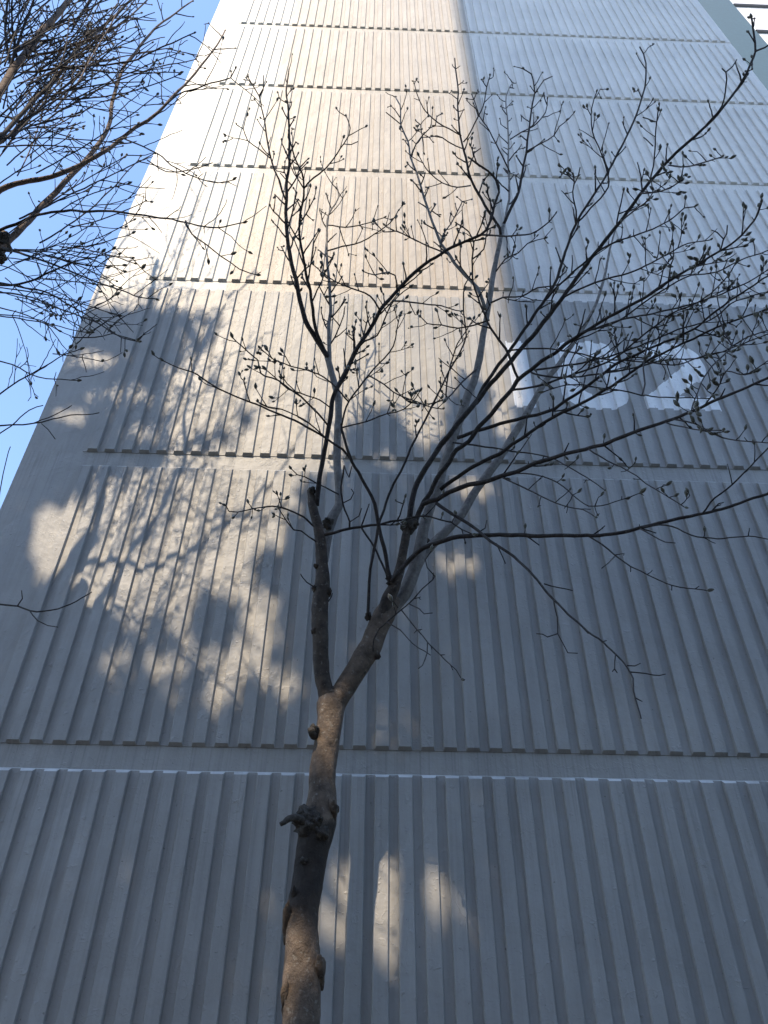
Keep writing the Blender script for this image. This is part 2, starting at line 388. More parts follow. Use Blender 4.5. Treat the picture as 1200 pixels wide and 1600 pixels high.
class Tree:
    def __init__(s, root, rnd):
        s.root = root; s.rnd = rnd; s.nodes = []; s.buds = []; s.nbr = 0
    def depth_at(s, x, y):
        b = min(s.nodes, key=lambda n: (n[0]-x)**2+(n[1]-y)**2)
        return b[2]
    def limb(s, name, pts, w0, w1, d1=None, d0=None, mat=None, sides=8, lump=0.0, step=9, jit=0.5, pw=1.0, ws=None, extra=None, taper_d=1.0, parent=None, obj_=True):
        if d0 is None: d0 = s.depth_at(*pts[0][:2])
        if d1 is None: d1 = d0
        L = [0]
        for a, b in zip(pts, pts[1:]): L.append(L[-1]+math.dist(a[:2], b[:2]))
        q = []
        for i, (p, l) in enumerate(zip(pts, L)):
            t = l/L[-1]
            w_ = ws[i] if ws else w0+(w1-w0)*t**pw
            q.append((p[0], p[1], d0+(d1-d0)*t**taper_d, w_))
        q = catmull(q, step)
        P, rad = [], []
        ph = s.rnd.uniform(0, 100)
        for i, (x, y, d, w_) in enumerate(q):
            e = 0 if i in (0,) else 1
            x += e*jit*2*noise.noise(Vector((i*0.45, ph, 0))); y += e*jit*2*noise.noise(Vector((i*0.45, ph, 7)))
            d += e*(0.02 if w_ < 12 else 0.0)*noise.noise(Vector((i*0.3, ph, 3)))
            p = at(x, y, d); P.append(p); rad.append(max(0.0012, w_/2/ppm(p))); s.nodes.append((x, y, d))
        if extra: P = extra[0]+P; rad = extra[1]+rad
        v, f = [], []; tube(v, f, P, rad, sides, lump, seed=ph)
        o = obj(name, v, f, mat, parent or s.root, True, P[0]); s.nbr += 1
        return o, P, rad, [w[3] for w in q]
    def twigs(s, br, P, wpx, every=21, lpx=(20, 58), t0=0.22, up=0.6, bud=0.85, sub=0.95, w=2.8, wig=0.7, spread=0.85, budlen=(0.022, 0.044)):
        rnd = s.rnd; v, f = [], []; acc = every*rnd.random(); side = rnd.choice((-1, 1)); cnt = 0
        tot = 0; cum = [0]
        for a, b in zip(P, P[1:]): tot += (b-a).length*ppm(a); cum.append(tot)
        def grow(p, d, L, w_, level):
            nonlocal cnt
            n = max(3, int(L*ppm(p)/9)); seg = L/n; pts = [p]; zz = rnd.choice((-1, 1))
            ax = d.cross(Vector((rnd.uniform(-1, 1), rnd.uniform(-1, 1), rnd.uniform(-1, 1)))).normalized()
            for i in range(n):
                d = (d+Vector((0, 0, 1))*up*0.16+ax*zz*0.26*rnd.random()*wig+Vector((rnd.gauss(0, .09), rnd.gauss(0, .09), rnd.gauss(0, .09)))*wig).normalized()
                zz = -zz
                if pts[-1].y+d.y*seg > WY-0.06: d.y = -abs(d.y)*0.3; d.normalize()
                pts.append(pts[-1]+d*seg)
                if level < 2 and i > 0 and rnd.random() < sub*(0.36 if level == 0 else 0.22):
                    q = (d+Vector((rnd.gauss(0, .6), rnd.gauss(0, .6), rnd.gauss(0, .6)))*spread).normalized()
                    grow(pts[-1], q, L*rnd.uniform(0.22, 0.5), w_*0.8, level+1)
            k = ppm(p)
            tube(v, f, pts, [max(0.0011, (w_*(1-0.35*i/n))/2/k) for i in range(n+1)], 4 if w_ < 2.2 else 5)
            if rnd.random() < bud: s.buds.append((pts[-1], d.copy(), rnd.uniform(*budlen), br))
            cnt += 1
        i = 1
        for i in range(1, len(P)):
            if cum[i] < acc: continue
            t = cum[i]/tot
            acc = cum[i]+every*rnd.uniform(0.5, 1.5)
            if t < t0: continue
            tg = (P[i]-P[i-1]).normalized()
            a = tg.cross(_f).normalized()*side; side = -side
            q = (a+_f*rnd.gauss(0, 0.55)).normalized()
            d = (tg*rnd.uniform(0.45, 0.95)+q*rnd.uniform(0.5, 0.9)*spread+Vector((0, 0, up*rnd.uniform(0.2, 1)))).normalized()
            k = ppm(P[i]); L = rnd.uniform(*lpx)*(1.15-0.5*t)/k
            grow(P[i], d, L, min(w, max(1.8, wpx[min(i, len(wpx)-1)]*0.75)), 0)
            if rnd.random() < 0.3:    # short spur
                q = (-a+tg*0.4+Vector((0, 0, .3))).normalized(); grow(P[i], q, rnd.uniform(5, 12)/k, 1.7, 2)
        # tip
        tg = (P[-1]-P[-3 if len(P) > 2 else 0]).normalized()
        s.buds.append((P[-1], tg, rnd.uniform(*budlen)*1.08, br))
        if v:
            t_ = obj('twigs', v, f, M_TWIG, br, True); t_['kind'] = 'stuff'
    def finish(s, cap=300):
        vis = []
        for b in s.buds:
            px, py = proj(b[0]); vis.append((ppm(b[0])*b[2] if (-8 < px < 1208 and -8 < py < 1608) else -1, b))
        vis.sort(key=lambda a: -a[0])
        rest_v, rest_f = [], []
        for i, (k, (p, d, L, br)) in enumerate(vis):
            dd = (d+Vector((0, 0, 0.35))+Vector((s.rnd.gauss(0, .15), s.rnd.gauss(0, .15), 0))).normalized()
            q = dd.to_track_quat('Z', 'Y'); me = BUDS[i % len(BUDS)]
            if i < cap and k > 0:
                o = link('bud', me, br)
                base = Vector((0, 0, 0)); pp = br
                while pp is not None: base += pp.location; pp = pp.parent
                o.location = p-base; o.rotation_mode = 'QUATERNION'; o.rotation_quaternion = q; o.scale = (L, L, L)
            else:
                n = len(rest_v); M = Matrix.Translation(p) @ q.to_matrix().to_4x4() @ Matrix.Scale(L, 4)
                rest_v += [M @ a.co for a in me.vertices]; rest_f += [[n+j for j in a.vertices] for a in me.polygons]
        if rest_v:
            o = obj('small_buds', rest_v, rest_f, M_BUD, s.root, True); o['kind'] = 'stuff'
def bud_mesh(seed):
    rnd = random.Random(seed); v, f = [], []
    prof = ((-0.12, 0.08), (0.0, 0.12), (0.14, 0.21), (0.36, 0.27), (0.62, 0.225), (0.84, 0.11))
    bend = rnd.uniform(-.1, .1)
    for z, r in prof:
        for s_ in range(6):
            a = s_*math.pi/3; rr = r*rnd.uniform(0.9, 1.1); v.append((rr*math.cos(a)+bend*z*z, rr*math.sin(a), z))
    for i in range(len(prof)-1):
        for s_ in range(6):
            a = 6*i; u = (s_+1) % 6; f.append((a+s_, a+u, a+6+u, a+6+s_))
    v.append((bend, 0, 1.0)); e = 6*(len(prof)-1)
    for s_ in range(6): f.append((e+s_, e+(s_+1) % 6, len(v)-1))
    return mesh('bud', v, f, M_BUD, True)
BUDS = [bud_mesh(i) for i in range(6)]

# ------------------------------------------------------------------ the magnolia in front of the wall
TD = 4.35
tb = at(468, 1640, TD)
mag = tag(empty('magnolia_tree', (tb.x-0.04, tb.y, 0)), 'bare forked magnolia with knobbly trunk and winter buds in front of the ribbed wall', 'tree')
T = Tree(mag, random.Random(11))
# trunk: continues down to the ground below the picture
tp = [(468, 1640), (470, 1600), (471, 1560), (472, 1500), (472, 1445), (475, 1410), (482, 1370), (488, 1330), (496, 1295), (502, 1265), (503, 1230), (505, 1200), (509, 1170), (513, 1145), (516, 1122), (517, 1100), (516, 1082)]
tw = [60, 60, 59, 55, 50, 49, 50, 52, 55, 50, 43, 41, 40, 39, 41, 44, 30]
b0 = Vector((mag.location.x, mag.location.y, -0.1)); top = at(*tp[0], TD); ex = [b0+(top-b0)*i/12 for i in range(12)]
er = [0.155-0.045*min(1, i/5) - 0.008*i/12 for i in range(12)]
er[0] = 0.2
trunk, TP, _, _ = T.limb('trunk', tp, 0, 0, TD, TD, M_TRUNK, 20, 0.09, step=6, jit=0.15, ws=tw, extra=(ex, er))
def knot(x, y, d, rx, ry, rough=0.35, seed=0, sq=(1, 1, 1), mat=None):
    bm = bmesh.new(); bmesh.ops.create_icosphere(bm, subdivisions=3, radius=1); p = at(x, y, d); k = ppm(p)
    vv = []
    for q in bm.verts:
        n = 1+rough*(noise.noise(q.co*1.7+Vector((seed, 3, 1)))+0.6*noise.noise(q.co*4.1+Vector((seed, 0, 5))))
        c = q.co*n; vv.append(p+_r*(c.x*rx/k)+_u*(c.y*ry/k)+_f*(c.z*rx/k*0.8))
    ff = [[q.index for q in fa.verts] for fa in bm.faces]; bm.free()
    obj('knot', vv, ff, mat or M_KNOT, trunk, True)
knot(486, 1293, TD-0.055, 24, 20, 0.6, 1); knot(474, 1281, TD-0.075, 15, 13, 0.7, 2); knot(503, 1302, TD-0.085, 11, 11, 0.5, 3)
knot(480, 1272, TD-0.075, 13, 10, 0.8, 9); knot(494, 1282, TD-0.095, 10, 9, 0.8, 12)
knot(520, 1266, TD-0.05, 9, 18, 0.35, 4, mat=M_TRUNK); knot(491, 1143, TD-0.05, 7, 12, 0.4, 5); knot(449, 1443, TD-0.02, 8, 36, 0.25, 6, mat=M_TRUNK)
knot(499, 1520, TD-0.03, 9, 27, 0.35, 7, mat=M_TRUNK); knot(447, 1565, TD-0.03, 8, 28, 0.4, 8, mat=M_TRUNK); knot(517, 1082, TD-0.04, 10, 7, 0.7, 10)
knot(474, 1345, TD-0.085, 6, 5, .6, 13); knot(460, 1400, TD-0.06, 5, 16, .4, 14, mat=M_TRUNK)
def stub(pts, w0, w1, d0, d1, mat): return T.limb('branch_stub', pts, w0, w1, d1, d0, mat, 8, 0.25, step=4, jit=0.4, parent=trunk)
stub([(476, 1284), (462, 1278), (452, 1279), (444, 1285), (438, 1288)], 16, 7, TD-.1, TD-.2, M_KNOT)
stub([(494, 1150), (488, 1147), (486, 1138)], 11, 10, TD-.03, TD-.1, M_KNOT)
# stems
def stem(pts, ws, d0, d1, mat, lump=0.10, sides=12, **k): return T.limb('stem', pts, 0, 0, d1, d0, mat, sides, lump, step=6, jit=0.25, ws=ws, **k)
stem([(515, 1112), (509, 1082), (503, 1050), (501, 1015), (500, 975), (501, 940), (504, 905), (503, 880), (501, 845), (496, 820), (491, 801), (487, 785), (486, 775), (485, 766)], [30, 26, 25, 25, 26, 26, 23, 19, 17, 16, 15, 14, 12, 11], TD, 4.05, M_STEM)
KN = []
for (x, y, a, b) in ((500, 966, 5, 5), (492, 985, 6, 6), (499, 1012, 5, 4), (498, 1036, 6, 4), (491, 920, 4, 6), (514, 925, 4, 7), (494, 884, 4, 4), (553, 1066, 5, 3), (567, 1050, 5, 3), (583, 1022, 7, 5), (590, 1025, 5, 5), (487, 768, 6, 7), (575, 963, 5, 6), (638, 822, 11, 11), (647, 818, 8, 8), (613, 908, 9, 9), (668, 848, 4, 6)):
    KN.append((x, y, a, b))
stem([(516, 1112), (530, 1090), (548, 1060), (565, 1033), (581, 1005), (592, 978), (603, 955), (617, 935)], [34, 33, 34, 35, 35, 34, 32, 22], TD, 4.28, M_TRUNK)
stem([(585, 995), (597, 962), (608, 934), (618, 912), (626, 884), (632, 850), (637, 824)], [10, 18, 21, 18, 15, 14, 13], 4.30, 4.10, M_STEM)
stem([(600, 972), (616, 948), (634, 923), (647, 890), (655, 865), (659, 840), (663, 820), (668, 805), (673, 790), (681, 772), (687, 757), (690, 740), (697, 717), (707, 687), (717, 658), (725, 638), (732, 613), (740, 597), (749, 561), (755, 522), (760, 498), (765, 467), (771, 428), (777, 397), (782, 373), (787, 350)],
     [20, 21, 22, 21, 20, 18, 17, 16, 15, 14, 14, 14, 14, 14, 14, 13, 13, 12, 11, 10, 9, 9, 8, 7.5, 7, 6.5], 4.36, 3.75, M_GREY)
stem([(650, 885), (667, 860), (687, 840), (707, 820), (722, 803), (735, 780), (748, 760), (763, 740), (782, 713), (798, 687), (813, 663), (828, 638), (842, 612), (858, 588), (873, 570), (888, 547), (900, 530), (913, 510), (925, 488), (935, 465), (945, 430), (954, 385), (965, 350)],
     [18, 15, 14, 13, 13, 13, 12.5, 13, 12.5, 12, 11, 10, 9, 8.5, 8, 7, 6.5, 6, 5, 4.5, 4, 3, 2.2], 4.38, 4.1, M_GREY)
g1 = stem([(505, 880), (509, 850), (513, 825), (521, 806), (529, 790), (529, 764), (527, 720), (527, 685), (529, 654), (528, 622), (522, 597), (516, 575), (511, 558)], [14, 16, 18, 16, 14, 12, 12, 12, 11.5, 11, 10.5, 10, 9], 4.3, 4.15, M_GREY)
knot(512, 818, 4.22, 8, 9, .6, 77)

for x, y, a, b in KN: knot(x, y, T.depth_at(x, y)-(0.022 if y > 880 else 0.012), a*0.95, b*1.0, 0.6, x, mat=M_KNOT if (x, y) in ((487, 768), (638, 822), (647, 818), (613, 908), (575, 963)) else M_STEM)
BR = []
def br(pts, w0, w1, d1, mat=None, n='branch', **k):
    tk = k.pop('tw', {})
    k.setdefault('jit', 0.9)
    o, P, rad, wp = T.limb(n, pts, w0, w1, d1, k.pop('d0', None), mat or M_DARK, 7, 0.10, **k)
    if tk is not None: T.twigs(o, P, wp, **tk)
    return o
FEW = dict(every=20, t0=0.22, lpx=(14, 42)); NONE = None; DENSE = dict(every=16, lpx=(20, 56), t0=0.15)
# left hand stem group
br([(514, 562), (510, 555), (495, 530), (477, 500), (470, 470), (462, 437), (455, 412), (450, 383), (447, 351), (447, 312), (449, 281), (452, 250), (452, 212), (451, 187), (450, 162), (448, 140), (452, 110)], 9, 2, 2.95, M_DARK, tw=dict(every=15, lpx=(22, 78), t0=0.2))
br([(441, 300), (436, 282), (422, 245), (416, 207), (407, 160), (404, 150), (395, 133), (387, 120)], 3, 1.8, 2.9, d0=3.3, tw=FEW)
br([(446, 312), (440, 297), (436, 282)], 3, 3, 3.3, tw=NONE)
br([(405, 152), (411, 140), (412, 118)], 2, 1.6, 2.85, tw=NONE)
br([(422, 247), (405, 233), (387, 220), (380, 202), (370, 195)], 2, 1.5, 2.85, tw=FEW)
br([(509, 553), (500, 532), (492, 510), (486, 465), (482, 445), (473, 398), (468, 359), (470, 328), (475, 295), (471, 270), (461, 248), (455, 225)], 6, 2.2, 2.9, tw=dict(every=16, lpx=(22, 72), t0=0.2))
br([(475, 295), (490, 278), (510, 262), (537, 225), (547, 200), (541, 182)], 2.6, 1.6, 2.7, tw=FEW)
br([(537, 225), (548, 226), (559, 221)], 1.8, 1.5, 2.7, tw=NONE)
br([(515, 575), (514, 550), (514, 507), (516, 470), (514, 437), (512, 414), (511, 391), (511, 367), (513, 337), (523, 320), (529, 308), (526, 288)], 7, 1.8, 3.9, M_GREY, tw=dict(every=20, lpx=(24, 70), t0=0.05))
br([(511, 392), (535, 385), (565, 378), (585, 366), (610, 348), (622, 330)], 2.6, 1.6, 3.6, tw=FEW)
br([(513, 352), (540, 355), (570, 350), (600, 340)], 2.2, 1.5, 3.7, tw=FEW)
# dark shoot that rises across the picture
br([(494, 790), (497, 764), (502, 735), (506, 705), (512, 680), (516, 650), (521, 622), (527, 605), (537, 589), (546, 570), (560, 542), (575, 520), (595, 485), (615, 460), (640, 432), (665, 412), (690, 396), (725, 378), (752, 367), (764, 350), (772, 320), (780, 290), (762, 268), (745, 256), (735, 248)], 8.5, 3, 2.7, tw=dict(every=19, lpx=(18, 54), t0=0.25, budlen=(.030, .044)))
br([(752, 367), (790, 368), (830, 365), (858, 347), (868, 334)], 3, 2, 2.6, tw=FEW)
br([(527, 603), (540, 577), (553, 548), (568, 525), (573, 505), (576, 498)], 4, 2, 3.5, tw=DENSE)
br([(558, 545), (570, 532), (590, 525), (600, 500), (615, 470), (640, 450)], 3, 1.7, 3.2, tw=FEW)
br([(613, 470), (640, 472), (670, 476), (690, 478), (720, 486)], 3, 1.7, 3.0, tw=FEW)
br([(595, 487), (585, 470), (570, 458), (540, 447), (525, 440), (508, 430)], 3, 1.7, 3.0, tw=FEW)
br([(620, 455), (617, 430), (605, 425), (585, 430), (568, 424)], 2.6, 1.7, 2.9, tw=FEW)
# left hand side branches
br([(610, 908), (605, 880), (600, 855), (592, 822), (585, 787), (575, 767), (560, 738), (550, 721), (542, 697), (535, 672), (534, 662)], 7, 4, 3.55, d0=4.1, tw=NONE)
br([(550, 721), (535, 702), (510, 685), (489, 672), (460, 657), (430, 645), (400, 632), (350, 612), (325, 596), (300, 582), (280, 574), (256, 563)], 4, 1.8, 3.1, tw=dict(every=40, lpx=(18, 44), t0=0.3))
br([(516, 670), (505, 655), (488, 638), (470, 620), (435, 595), (408, 583), (402, 563), (385, 547), (364, 528)], 3.4, 1.8, 3.2, tw=dict(every=30, lpx=(20, 50), t0=0.15))
br([(535, 668), (552, 663), (580, 655), (605, 646), (630, 640), (650, 622), (655, 612)], 2.6, 1.6, 3.3, tw=FEW)
br([(534, 664), (538, 645), (546, 625), (560, 607), (577, 585), (600, 560), (615, 540), (620, 515), (624, 495)], 3.2, 1.8, 3.3, tw=DENSE)
br([(577, 587), (600, 600), (625, 617), (660, 632), (690, 640)], 2.6, 1.7, 3.2, tw=FEW)
br([(545, 628), (525, 605), (505, 590), (480, 578), (455, 572), (425, 560), (408, 545)], 2.6, 1.6, 3.2, tw=DENSE)
br([(520, 640), (500, 625), (470, 615), (450, 608), (430, 590), (416, 578)], 2.4, 1.6, 3.3, tw=FEW)
br([(532, 700), (515, 690), (492, 668), (465, 650), (440, 640), (418, 635), (405, 628)], 2.6, 1.6, 3.4, d0=3.6, tw=DENSE)
br([(502, 836), (522, 832), (546, 826), (564, 824), (581, 820), (594, 819), (610, 815), (630, 812), (655, 807), (673, 807), (688, 812), (705, 817), (722, 827), (738, 835)], 5, 1.8, 3.8, tw=FEW)
br([(565, 825), (585, 855), (597, 882), (606, 905)], 3.2, 3.6, 4.08, tw=NONE)
br([(546, 827), (546, 815), (536, 787), (532, 770), (534, 751), (538, 727)], 3, 2.6, 3.8, tw=NONE)
br([(532, 774), (510, 762), (494, 756), (476, 745), (464, 742), (456, 733)], 2.4, 1.6, 3.7, tw=dict(every=22, lpx=(12, 22), t0=0.4))
br([(546, 816), (560, 806), (565, 794)], 1.9, 1.6, 3.75, tw=NONE)
br([(536, 786), (548, 780), (553, 770), (549, 764)], 1.9, 1.5, 3.75, tw=NONE)
br([(538, 728), (545, 745), (550, 728)], 2, 1.6, 3.6, tw=NONE)
br([(490, 822), (475, 808), (460, 800), (440, 793), (425, 791), (395, 795), (372, 800), (358, 799), (353, 790)], 3.2, 1.7, 3.6, d0=4.05, tw=dict(every=24, lpx=(14, 28), t0=0.3))
br([(494, 846), (482, 838), (470, 830), (458, 828), (435, 795)], 2.6, 1.6, 3.8, d0=4.05, tw=FEW)
br([(492, 918), (480, 910), (473, 902), (470, 897)], 2.2, 1.6, 3.9, d0=4.05, tw=NONE)
br([(513, 940), (517, 932), (519, 927)], 2, 1.8, 4.0, d0=4.05, tw=NONE)
# thin whip from the cut stub
br([(575, 962), (575, 933), (577, 900), (580, 880), (585, 857), (591, 823), (601, 795), (610, 765), (625, 737), (642, 700), (660, 665), (680, 625), (702, 580), (720, 547), (728, 525), (725, 500), (724, 470), (727, 445), (735, 430)], 5, 2, 3.3, d0=4.2, tw=dict(every=42, lpx=(18, 40), t0=0.45))
# crossing branches above the right knot
br([(638, 818), (642, 790), (648, 765), (658, 743), (670, 722), (683, 703), (702, 680), (720, 655), (737, 637), (745, 626)], 9, 8, 3.75, d0=4.1, tw=NONE)
br([(740, 634), (757, 602), (780, 570), (800, 542), (820, 515), (850, 470), (870, 435), (900, 350), (940, 285), (970, 230), (990, 190), (1005, 145), (1010, 100), (1000, 75)], 6, 2.2, 2.5, tw=dict(every=30, lpx=(22, 56), t0=0.2))
br([(743, 630), (768, 598), (800, 562), (830, 527), (860, 490), (885, 456), (912, 420), (940, 382), (970, 345), (1015, 285), (1050, 245), (1100, 200), (1140, 155), (1168, 112), (1180, 80), (1178, 55), (1174, 28)], 8, 3, 1.95, tw=dict(every=34, lpx=(22, 64), t0=0.2, budlen=(.030, .044)))
br([(1180, 80), (1195, 74), (1215, 62)], 3, 2, 1.95, tw=NONE)
br([(1100, 200), (1128, 165), (1136, 125), (1134, 113), (1128, 107)], 3, 1.9, 1.9, tw=NONE)
br([(1134, 113), (1145, 103), (1151, 93)], 2, 1.8, 1.9, tw=NONE)
br([(1045, 258), (1075, 260), (1105, 252), (1128, 245)], 2.6, 1.8, 1.95, tw=FEW)
br([(1000, 302), (1030, 300), (1060, 285), (1068, 262)], 2.6, 1.8, 2.1, tw=FEW)
br([(648, 820), (655, 800), (663, 783), (673, 768), (687, 740), (702, 722), (713, 703), (732, 690), (748, 667), (767, 648), (783, 627), (800, 608), (810, 592)], 8, 7, 3.5, d0=4.1, tw=NONE)
br([(808, 595), (830, 577), (847, 565), (867, 552), (883, 538), (903, 525), (923, 512), (950, 496), (981, 479), (1012, 462), (1044, 440), (1075, 421), (1108, 402), (1150, 375), (1178, 345), (1190, 318)], 6.5, 2.6, 2.1, tw=dict(every=28, lpx=(22, 64), t0=0.15, budlen=(.030, .044)))
br([(1125, 393), (1130, 375), (1136, 365), (1137, 352)], 2.6, 2, 2.0, tw=NONE)
br([(1131, 374), (1120, 364), (1112, 360)], 2.2, 1.8, 2.0, tw=NONE)
br([(810, 592), (800, 568), (790, 545), (780, 533), (767, 514), (758, 493), (746, 465), (739, 439), (738, 405), (740, 380), (732, 362), (715, 350)], 4.5, 2, 3.0, tw=DENSE)
br([(715, 684), (733, 677), (757, 670), (782, 662), (807, 655), (838, 647), (867, 638), (880, 628), (897, 617), (913, 605), (938, 588), (963, 568), (1012, 545), (1075, 519), (1117, 487), (1158, 458), (1205, 428)], 6, 2.5, 2.5, d0=3.9, tw=dict(every=20, lpx=(18, 50), t0=0.25))
br([(688, 765), (707, 750), (732, 733), (757, 720), (782, 708), (800, 694), (820, 682), (838, 669), (863, 653), (888, 640), (913, 628), (947, 608), (978, 588), (1015, 562), (1060, 540), (1120, 512), (1210, 478)], 6.5, 2.4, 2.6, d0=4.0, tw=dict(every=20, lpx=(18, 50), t0=0.25))
br([(660, 788), (672, 783), (684, 780), (700, 770), (733, 758), (765, 750), (807, 737), (838, 724), (880, 710), (950, 692), (1000, 672), (1050, 655), (1100, 635), (1150, 612), (1210, 586)], 8, 4, 2.3, d0=4.0, tw=dict(every=50, lpx=(18, 50), t0=0.2, up=0.2, bud=0.45))
br([(682, 786), (697, 797), (722, 812), (738, 822), (757, 837), (778, 853), (820, 885), (865, 937), (910, 980), (950, 1010), (985, 1050), (990, 1080), (1002, 1122)], 5.5, 2, 2.9, d0=3.95, tw=NONE)
for q in ([(850, 912), (872, 918), (895, 923)], [(865, 937), (870, 965), (872, 990), (880, 1005), (887, 1020), (902, 1021)], [(872, 990), (855, 995), (848, 991), (838, 990)], [(985, 1050), (1010, 1052), (1030, 1056), (1040, 1054)], [(980, 1040), (992, 1040), (1001, 1036)], [(962, 1022), (960, 1034), (960, 1045), (957, 1050)], [(992, 1090), (1003, 1096)], [(960, 1045), (964, 1052)], [(940, 1003), (948, 1001)], [(910, 980), (920, 990)], [(750, 830), (758, 825), (761, 812)], [(775, 849), (790, 880)]):
    br(q, 2.2, 1.5, None, tw=NONE, jit=0.8)
br([(612, 909), (625, 892), (642, 873), (660, 857), (683, 848), (707, 841), (730, 838), (765, 836), (840, 837), (925, 837), (980, 830), (1040, 815), (1100, 802), (1140, 792), (1210, 766)], 8, 4, 3.0, d0=4.08, tw=dict(every=75, lpx=(16, 40), t0=0.3, bud=0.2, up=0.1))
br([(920, 838), (940, 850), (960, 867), (985, 885), (1010, 897), (1050, 915), (1075, 919), (1105, 922)], 2.6, 1.6, 3.0, tw=dict(every=40, lpx=(8, 20), bud=0.1, up=0.0))
br([(960, 870), (950, 880), (940, 888)], 2, 1.5, 3.1, tw=NONE)
br([(1005, 824), (1030, 820), (1050, 822), (1080, 836), (1120, 842), (1160, 838), (1205, 842)], 2.6, 1.6, 2.9, tw=dict(every=50, lpx=(8, 24), bud=0.2))
br([(1000, 826), (1020, 838), (1040, 847), (1055, 848)], 2.2, 1.5, 2.9, tw=NONE)
br([(785, 746), (825, 765), (855, 780), (880, 790), (910, 797), (930, 807)], 2.6, 1.6, 3.0, tw=dict(every=40, lpx=(10, 36), bud=0.2))
br([(800, 738), (850, 745), (880, 760), (920, 790), (960, 785), (1000, 770)], 2.2, 1.5, 3.0, tw=dict(every=40, lpx=(10, 36), bud=0.2))
br([(700, 692), (740, 695), (800, 705), (850, 712), (880, 725), (915, 745), (945, 765)], 3, 1.6, 3.2, tw=dict(every=40, lpx=(10, 40), bud=0.3))
br([(920, 702), (950, 720), (980, 735), (1025, 765), (1070, 792)], 2.4, 1.6, 2.6, tw=dict(every=36, lpx=(10, 34), bud=0.3))
br([(1098, 802), (1110, 785), (1135, 765), (1160, 742), (1185, 715), (1210, 690)], 2.8, 2, 2.8, tw=dict(every=30, lpx=(14, 40), bud=0.3))
br([(1050, 655), (1085, 662), (1120, 680), (1150, 688), (1205, 692)], 2.6, 1.8, 2.2, tw=dict(every=30, lpx=(14, 34), bud=0.5))
br([(1040, 660), (1070, 668), (1100, 672), (1130, 672)], 2.2, 1.6, 2.2, tw=dict(every=40, lpx=(10, 24), bud=0.5))
br([(1100, 636), (1125, 600), (1135, 580), (1165, 585), (1205, 560)], 2.4, 1.6, 2.1, tw=FEW)
# crown above the grey stem
br([(783, 372), (781, 356), (762, 329), (748, 304), (737, 283), (729, 254), (723, 227), (718, 200), (716, 175), (715, 125), (712, 108), (711, 92)], 5, 1.8, 3.0, tw=dict(every=20, lpx=(18, 50), t0=0.2))
br([(724, 222), (735, 205), (747, 182), (757, 160), (760, 135), (766, 118)], 2.2, 1.6, 3.0, tw=FEW)
br([(721, 212), (703, 202), (685, 192), (662, 170), (652, 145), (648, 130)], 2.2, 1.5, 3.0, tw=dict(every=22, lpx=(10, 26)))
br([(722, 232), (700, 221), (682, 212), (660, 214), (657, 195), (650, 190)], 2, 1.5, 3.0, tw=FEW)
br([(786, 352), (798, 325), (810, 300), (816, 269), (823, 231), (827, 200), (832, 162), (836, 145), (830, 115), (819, 109)], 5, 1.8, 3.1, tw=dict(every=20, lpx=(18, 50), t0=0.15))
br([(836, 146), (850, 125), (864, 118)], 2, 1.5, 3.1, tw=NONE)
br([(822, 237), (845, 224), (865, 212), (874, 197), (884, 189)], 2.2, 1.5, 3.0, tw=FEW)
br([(788, 350), (794, 320), (796, 300), (795, 262), (795, 225), (793, 190), (792, 150), (800, 130)], 4, 1.7, 3.9, M_GREY, tw=dict(every=22, lpx=(18, 44), t0=0.1))
br([(797, 218), (815, 207), (840, 192), (852, 175), (856, 155)], 2, 1.5, 3.4, tw=FEW)
br([(797, 270), (780, 235), (765, 205), (750, 182), (740, 155), (738, 148)], 2.4, 1.5, 3.4, tw=dict(every=20, lpx=(12, 34)))
br([(758, 483), (746, 450), (727, 431), (711, 412), (699, 395), (689, 381), (680, 358), (672, 335), (660, 300), (650, 268), (642, 247), (637, 220), (627, 195), (625, 165), (618, 153)], 6, 1.8, 3.2, M_GREY, tw=dict(every=19, lpx=(18, 54), t0=0.15))
br([(641, 246), (650, 225), (660, 212), (672, 200), (681, 195), (683, 182)], 2.2, 1.5, 3.1, tw=FEW)
br([(627, 195), (615, 185), (603, 175)], 1.9, 1.5, 3.1, tw=NONE)
br([(700, 397), (670, 385), (640, 372), (620, 360), (600, 362), (585, 345)], 2.6, 1.6, 3.3, tw=DENSE)
br([(735, 290), (715, 292), (690, 285), (672, 270), (660, 255), (654, 245)], 2.2, 1.5, 3.1, tw=DENSE)
br([(690, 400), (690, 370), (705, 350), (715, 330), (722, 315), (728, 318)], 2.4, 1.6, 3.3, tw=DENSE)
br([(770, 430), (790, 405), (810, 395), (825, 380), (850, 372)], 2.4, 1.6, 3.6, tw=DENSE)
br([(763, 475), (785, 465), (815, 462), (840, 450), (870, 445), (893, 430)], 3, 1.7, 3.3, tw=DENSE)
br([(765, 500), (740, 508), (715, 512), (690, 508), (668, 505), (658, 495)], 2.8, 1.7, 3.4, tw=DENSE)
br([(747, 575), (720, 600), (700, 622), (672, 630), (640, 628), (622, 612)], 3, 1.7, 3.5, tw=DENSE)
br([(697, 625), (698, 600), (704, 570), (712, 545), (725, 520), (740, 500)], 2.6, 1.7, 3.5, tw=DENSE)
br([(738, 405), (755, 390), (760, 370), (765, 345), (768, 325), (766, 315)], 2.4, 1.7, 2.9, tw=FEW)
